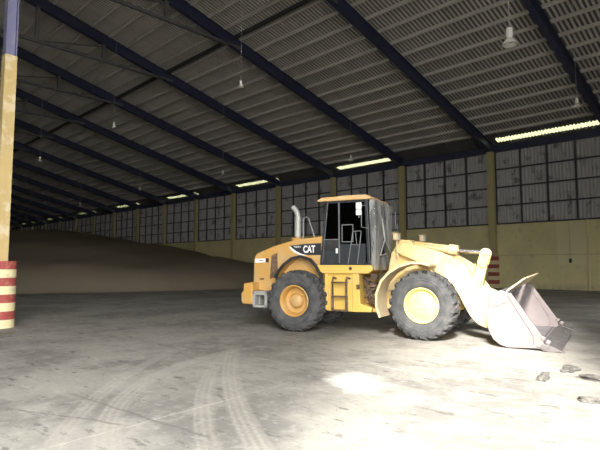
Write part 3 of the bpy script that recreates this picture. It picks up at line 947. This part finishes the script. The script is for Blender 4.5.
# --- front half
mb = MB()
mb.bx(.15, 2.35, -.42, .42, .62, 1.15)
mb.prism([(.55, 1.1), (.75, 2.05), (.98, 2.40), (1.25, 2.38), (1.62, 1.75), (1.95, 1.15)], -.52, -.40)
mb.prism([(.55, 1.1), (.75, 2.05), (.98, 2.40), (1.25, 2.38), (1.62, 1.75), (1.95, 1.15)], .40, .52)
mb.bx(.70, 1.5, -.42, .42, 1.1, 1.7)
mb.lathe([(0, -.95), (.16, -.95), (.19, -.5), (.30, -.2), (.30, .2), (.19, .5), (.16, .95), (0, .95)], (WB, 0, WR), 20, 'y')
front(mb.build('front_frame', M['yellow_front'], ld, bevel=.02))
for sgn in (-1, 1):
    pts = [(.76, .50), (.67, .75), (.67, 1.04), (.79, 1.34), (.98, 1.54), (1.22, 1.69), (1.5, 1.77), (1.75, 1.77), (1.95, 1.72)]
    mb = MB(); mb.strip(pts, sgn * .72, sgn * 1.34, .035)
    mb.strip([(p[0] + .0, p[1]) for p in pts], sgn * 1.30, sgn * 1.36, .06)
    for q in (1, 3, 5):
        mb.tube([(pts[q][0] - .02, sgn * .74, pts[q][1] + .04), (pts[q][0] - .02, sgn * 1.33, pts[q][1] + .04)], .02, 6)
    front(mb.build('front_fender', M['tan'], ld, smooth=True))
# boom
boom_prof = [(.92, 2.20), (1.0, 2.30), (1.17, 2.30), (1.5, 2.23), (1.83, 2.13), (2.10, 2.04), (2.32, 1.94), (2.60, 1.76), (2.78, 1.46), (2.95, 1.20), (3.15, .90), (3.32, .62), (3.33, .45), (3.22, .32), (3.05, .30), (2.88, .38), (2.70, .56), (2.57, .80), (2.45, 1.06), (2.30, 1.28), (2.15, 1.44), (1.95, 1.56), (1.77, 1.66), (1.4, 1.86), (1.05, 2.0)]
bo = []
for sgn in (-1, 1):
    mb = MB(); mb.prism(boom_prof, sgn * .58, sgn * .68)
    mb.lathe([(0, -.07), (.13, -.07), (.13, .07), (0, .07)], (1.06, sgn * .63, 2.16), 20, 'y')
    mb.lathe([(0, -.07), (.12, -.07), (.12, .07), (0, .07)], (3.20, sgn * .63, .46), 20, 'y')
    b_ = front(mb.build('boom_arm', M['yellow_front'], ld, bevel=.02))
mb = MB(); mb.tube([(2.55, -.60, 1.50), (2.55, .60, 1.50)], .16, 20); mb.bx(2.45, 2.72, -.16, -.09, 1.35, 1.78); mb.bx(2.45, 2.72, .09, .16, 1.35, 1.78)
front(mb.build('boom_crossmember', M['yellow_front'], ld, smooth=True))
# lift cylinders
for sgn in (-1, 1):
    mb = MB(); mb.tube([(1.0, sgn * .50, 1.25), (1.75, sgn * .52, 1.50)], .09, 14)
    lc = front(mb.build('lift_cylinder', M['tan'], ld, smooth=True))
    mb = MB(); mb.tube([(1.72, sgn * .52, 1.49), (2.28, sgn * .54, 1.66)], .045, 12); mb.build('rod', M['chrome'], lc, smooth=True)
# tilt cylinder and bell crank on the centre line
mb = MB()
a_, b_ = Vector((1.15, 0, 2.27)), Vector((2.30, 0, 2.11))
dv = (b_ - a_).normalized()
mb.tube([a_, b_ - dv * .05], .115, 18); mb.tube([b_ - dv * .22, b_ - dv * .2, b_, b_ + dv * .02], [.12, .145, .145, .12], 18)
mb.tube([(1.10, -.13, 2.28), (1.10, .13, 2.28)], .13, 14)
mb.tube([(1.5, -.10, 2.30), (1.62, -.10, 2.29), (2.0, -.10, 2.22)], .03, 8)
tcyl = front(mb.build('tilt_cylinder', M['yellow_front'], ld, smooth=True))
mb = MB(); mb.tube([b_, (2.92, 0, 2.06)], .05, 12); mb.build('rod', M['chrome'], tcyl, smooth=True)
mb = MB()
def link(p, q, r0, r1, y0, y1, n=8):
    ang = atan2(q[1] - p[1], q[0] - p[0])
    pts = [(p[0] + r0 * cos(ang + pi / 2 + pi * i / n), p[1] + r0 * sin(ang + pi / 2 + pi * i / n)) for i in range(n + 1)]
    pts += [(q[0] + r1 * cos(ang - pi / 2 + pi * i / n), q[1] + r1 * sin(ang - pi / 2 + pi * i / n)) for i in range(n + 1)]
    mb.prism(pts, y0, y1)
link((2.98, 2.04), (2.74, 1.22), .10, .14, -.09, .09)
link((2.98, 2.04), (2.91, 1.80), .12, .12, -.12, -.07); link((2.98, 2.04), (2.91, 1.80), .12, .12, .07, .12)
mb.tube([(2.98, -.16, 2.04), (2.98, .16, 2.04)], .06, 14)
mb.prism([(2.62, 1.5), (2.90, 1.52), (2.88, 1.28), (2.66, 1.22)], -.17, .17)
mb.tube([(2.74, -.2, 1.22), (2.74, .2, 1.22)], .09, 14)
front(mb.build('bell_crank', M['yellow_front'], ld, bevel=.012))
mb = MB(); link((2.74, 1.22), (3.30, .98), .10, .10, -.12, -.06); link((2.74, 1.22), (3.30, .98), .10, .10, .06, .12)
front(mb.build('bucket_link', M['tan'], ld))
# work lights on the tower
for (x, y, z) in ((.95, -.66, 2.46), (1.20, .80, 2.48)):
    mb = MB(); mb.tube([(x, y, 1.95), (x, y, z - .06)], .03, 8); mb.bx(x - .06, x + .05, y - .12, y + .12, z - .08, z + .08)
    mb.bx(x - .10, x + .08, y - .14, y + .14, z + .08, z + .10)
    wl = front(mb.build('work_light', M['tan'], ld, bevel=.01))
    mb = MB(); mb.bx(x + .05, x + .06, y - .10, y + .10, z - .065, z + .065); mb.build('lens', M['lens'], wl)

# bucket
BW = 1.45
back_prof = [(4.22, .06), (3.62, .045), (3.45, .09), (3.33, .19), (3.25, .36), (3.22, .55), (3.22, .75), (3.26, .95), (3.36, 1.12), (3.50, 1.22)]
mb = MB(); mb.strip(back_prof, -BW + .02, BW - .02, -.035)
bucket = front(mb.build('bucket', [M['steel_in']], ld, smooth=True))
piv = Vector((3.6, -1.45, .02))               # the bucket sits a little skewed on the uneven floor
bm_ = Matrix.Rotation(FR, 4, 'Z') @ Matrix.Translation(piv) @ Matrix.Rotation(radians(-3), 4, 'Z') @ Matrix.Rotation(radians(2.2), 4, 'X') @ Matrix.Translation(-piv)
bucket.location = bm_.to_translation(); bucket.rotation_euler = bm_.to_euler()
side_prof = [(3.27, 1.12), (3.50, 1.22), (3.67, 1.16), (3.95, .74), (4.25, .28), (4.26, .05), (3.60, .02), (3.44, .065), (3.31, .17), (3.225, .35), (3.19, .55), (3.19, .76), (3.23, .97)]
for sgn in (-1, 1):
    mb = MB(); mb.prism(side_prof, sgn * (BW - .035), sgn * BW)
    # doubler along the open edge and the raised top rear plate
    mb.prism([(3.60, 1.17), (3.70, 1.16), (4.28, .28), (4.30, .05), (4.10, .05), (4.10, .30)], sgn * (BW - .06), sgn * (BW + .025))
    mb.prism([(3.25, 1.08), (3.27, 1.125), (3.50, 1.22), (3.66, 1.16), (3.60, .95), (3.50, .93), (3.46, .88), (3.30, .88), (3.235, .82), (3.235, 1.0)], sgn * BW, sgn * (BW + .015))
    mb.build('side_plate', M['steel'], bucket, bevel=.01)
mb = MB()
def guard(y, u):      # the spill guard leans forward from the top edge
    return (3.62 + u * .27, y, 1.18 + u * .24)
vs = [guard(-1.44, 0), guard(1.44, 0), guard(1.42, 1), guard(-.8, 1)]
n_ = Vector((-.25, 0, .34)).normalized() * .035
mb.add(vs + [tuple(Vector(p) + n_) for p in vs], [(0, 1, 2, 3), (7, 6, 5, 4), (0, 4, 5, 1), (1, 5, 6, 2), (2, 6, 7, 3), (3, 7, 4, 0)])
mb.build('spill_guard', M['tan'], bucket, bevel=.008)
mb = MB(); mb.prism([(4.15, .05), (4.15, .10), (4.50, .06), (4.54, .02), (4.50, .012)], -BW - .03, BW + .03)
mb.build('cutting_edge', M['edge'], bucket, bevel=.006)
for i in range(5):
    w_ = (2 * BW + .04) / 5; y = -BW - .02 + w_ * (i + .5)
    mb = MB(); mb.prism([(4.26, .10), (4.30, .125), (4.48, .085), (4.60, .02), (4.60, .006), (4.4, .008)], y - w_ / 2 + .008, y + w_ / 2 - .008)
    mb.build('edge_segment', M['edge'], bucket, bevel=.006)
for sgn in (-1, 1):
    mb = MB(); mb.prism([(4.22, .10), (4.28, .16), (4.42, .13), (4.66, .02), (4.66, .002), (4.40, .002), (4.26, .02)], sgn * (BW - .05), sgn * (BW + .05))
    mb.build('tooth', M['edge'], bucket, bevel=.012)
for sgn in (-1, 1):
    for (x, z) in ((4.28, .26), (4.37, .19)):
        mb = MB(); mb.box((x, sgn * (BW - .02), z), (.09, .12, .09), (0, .5, 0))
        mb.build('corner_guard', M['steel'], bucket, bevel=.02)

# plastic film hung over the windscreen
W0 = Matrix.Translation(Vector(LO)) @ Matrix.Rotation(radians(20), 4, 'Z')
film = empty('plastic_sheet', W0 @ Vector((FX + .12, 0, 1.6)), radians(20))
tag(film, 'torn greyish clear plastic sheet hanging over the loader windscreen', 'plastic sheet')
nu, nv = 30, 36
vs = []
for j in range(nv + 1):
    vv = j / nv
    for i in range(nu + 1):
        u = i / nu
        y = -.90 + 1.78 * u
        lowz = 1.60 + .06 * sin(u * 17) + .05 * sin(u * 41)
        z = 3.44 - (3.44 - lowz) * vv
        x = .12 + .025 * sin(u * 9 + vv * 3) * (.3 + vv) + .012 * sin(u * 31 - vv * 5) + .05 * vv * (1 - u)
        if u < .12:
            x -= (.12 - u) * 1.6 * (.8 + .2 * vv)        # wraps round the near corner post
            y = -.90 - .0 * vv
        vs.append((x - .12 + .10, y, z - 1.6))
fs = []
for j in range(nv):
    for i in range(nu):
        u, vv = (i + .5) / nu, (j + .5) / nv
        zc = 3.44 - 1.84 * vv
        # torn triangular gap, apex up
        tri = 2.0 < zc < 2.45 and abs(u - .48) < .36 * (2.47 - zc) / .45
        if tri: continue
        a = j * (nu + 1) + i
        fs.append((a, a + 1, a + nu + 2, a + nu + 1))
fo = MB().add(vs, fs).build('film', M['film'], film, smooth=True)
M['film_fold'] = mat('film_fold', (.52, .53, .53), None, rough=.4)
for path in ([(.07, -.62, 1.74), (.09, -.18, 1.33), (.11, -.04, .84)], [(.11, -.04, .84), (.17, -.72, .40)], [(.11, -.04, .84), (.12, .52, .50)], [(.17, -.72, .40), (.14, -.1, .44), (.12, .52, .50)]):
    mb = MB(); mb.tube(path, .016, 6)
    mb.build('fold', M['film_fold'], fo, smooth=True)

# ------------------------------------------------------------------ spilled dirt
def clump(x, y, s, lb, seed):
    rn = random.Random(seed)
    bm = bmesh.new(); bmesh.ops.create_icosphere(bm, subdivisions=3, radius=1)
    ph = [rn.random() * 6 for _ in range(6)]
    for q in bm.verts:
        p = q.co.copy()
        f = 1 + .22 * sin(3.1 * p.x + ph[0]) + .18 * sin(4.3 * p.y + ph[1]) + .16 * sin(9 * p.y + 6 * p.x + ph[2]) + .14 * rn.uniform(-1, 1)
        bend = .5 * s[1] * sin(2.2 * p.x + ph[3])
        q.co = Vector((p.x * s[0] * f, p.y * s[1] * f + bend, p.z * s[2] * f))
        if q.co.z < -.01: q.co.z = -.01
    me = bpy.data.meshes.new('dirt_clump'); bm.to_mesh(me); bm.free()
    me.materials.append(M['clod'])
    o = bpy.data.objects.new('dirt_clump', me); COL.objects.link(o); o.location = (x, y, .01)
    o.rotation_euler = (0, 0, rn.random() * 3)
    return tag(o, lb, 'dirt', 'dirt clumps on the floor by the bucket')
clump(-2.85, 8.2, (.09, .20, .06), 'dark curved dirt ridge on the bright floor in front of the bucket', 1)
clump(-2.75, 9.2, (.22, .12, .045), 'flat dirt clump on the floor between the curved ridge and the bucket edge', 2)
clump(-2.3, 8.75, (.24, .13, .05), 'broad dirt clump on the floor at the right edge, right of the curved ridge', 3)
clump(-1.95, 7.3, (.17, .09, .045), 'lowest dirt clump on the bright floor at the right edge', 4)

# ------------------------------------------------------------------ light
wd = bpy.data.worlds.new('World'); scene.world = wd; wd.use_nodes = True
nt = wd.node_tree
for n in list(nt.nodes): nt.nodes.remove(n)
bg = nt.nodes.new('ShaderNodeBackground'); wo = nt.nodes.new('ShaderNodeOutputWorld')
bg.inputs[0].default_value = (.985, .985, .965, 1); bg.inputs[1].default_value = 24.0
nt.links.new(bg.outputs[0], wo.inputs[0])

for dr in (DOOR, FILL_OPENING):  # portals for the doorway and the added fill opening
    pl = bpy.data.lights.new('opening_portal', 'AREA'); pl.shape = 'RECTANGLE'
    pl.size = dr[1] - dr[0]; pl.size_y = dr[2]
    po = bpy.data.objects.new('opening_portal', pl); COL.objects.link(po)
    po.location = (XR + .3, (dr[0] + dr[1]) / 2, dr[2] / 2)
    po.rotation_euler = (radians(90), 0, radians(90))
    pl.cycles.is_portal = True

sl = bpy.data.lights.new('hazy_sun', 'SUN'); sl.energy = 21; sl.angle = radians(10); sl.color = (1, .96, .89)
so = bpy.data.objects.new('hazy_sun', sl); COL.objects.link(so)
dirv = Vector((.48 * cos(radians(35)), -.877 * cos(radians(35)), sin(radians(35))))     # towards the sun
so.rotation_euler = dirv.to_track_quat('Z', 'Y').to_euler()
so.location = (10, -15, 8)

# ------------------------------------------------------------------ camera
cd = bpy.data.cameras.new('Camera'); cam = bpy.data.objects.new('Camera', cd); COL.objects.link(cam)
cd.sensor_width = 36; cd.lens = 30.0; cd.clip_end = 500
cam.location = (0, 0, 1.75)
cam.rotation_euler = (radians(90 + 4.574), 0, radians(134.524 - 90))
scene.camera = cam

vs_ = scene.view_settings
vs_.view_transform = 'Standard'; vs_.look = 'None'; vs_.gamma = 1; vs_.exposure = 0.0; vs_.use_curve_mapping = False
scene.cycles.use_denoising = True; scene.cycles.use_guiding = True
scene.cycles.max_bounces = 10; scene.cycles.diffuse_bounces = 6; scene.cycles.transparent_max_bounces = 12
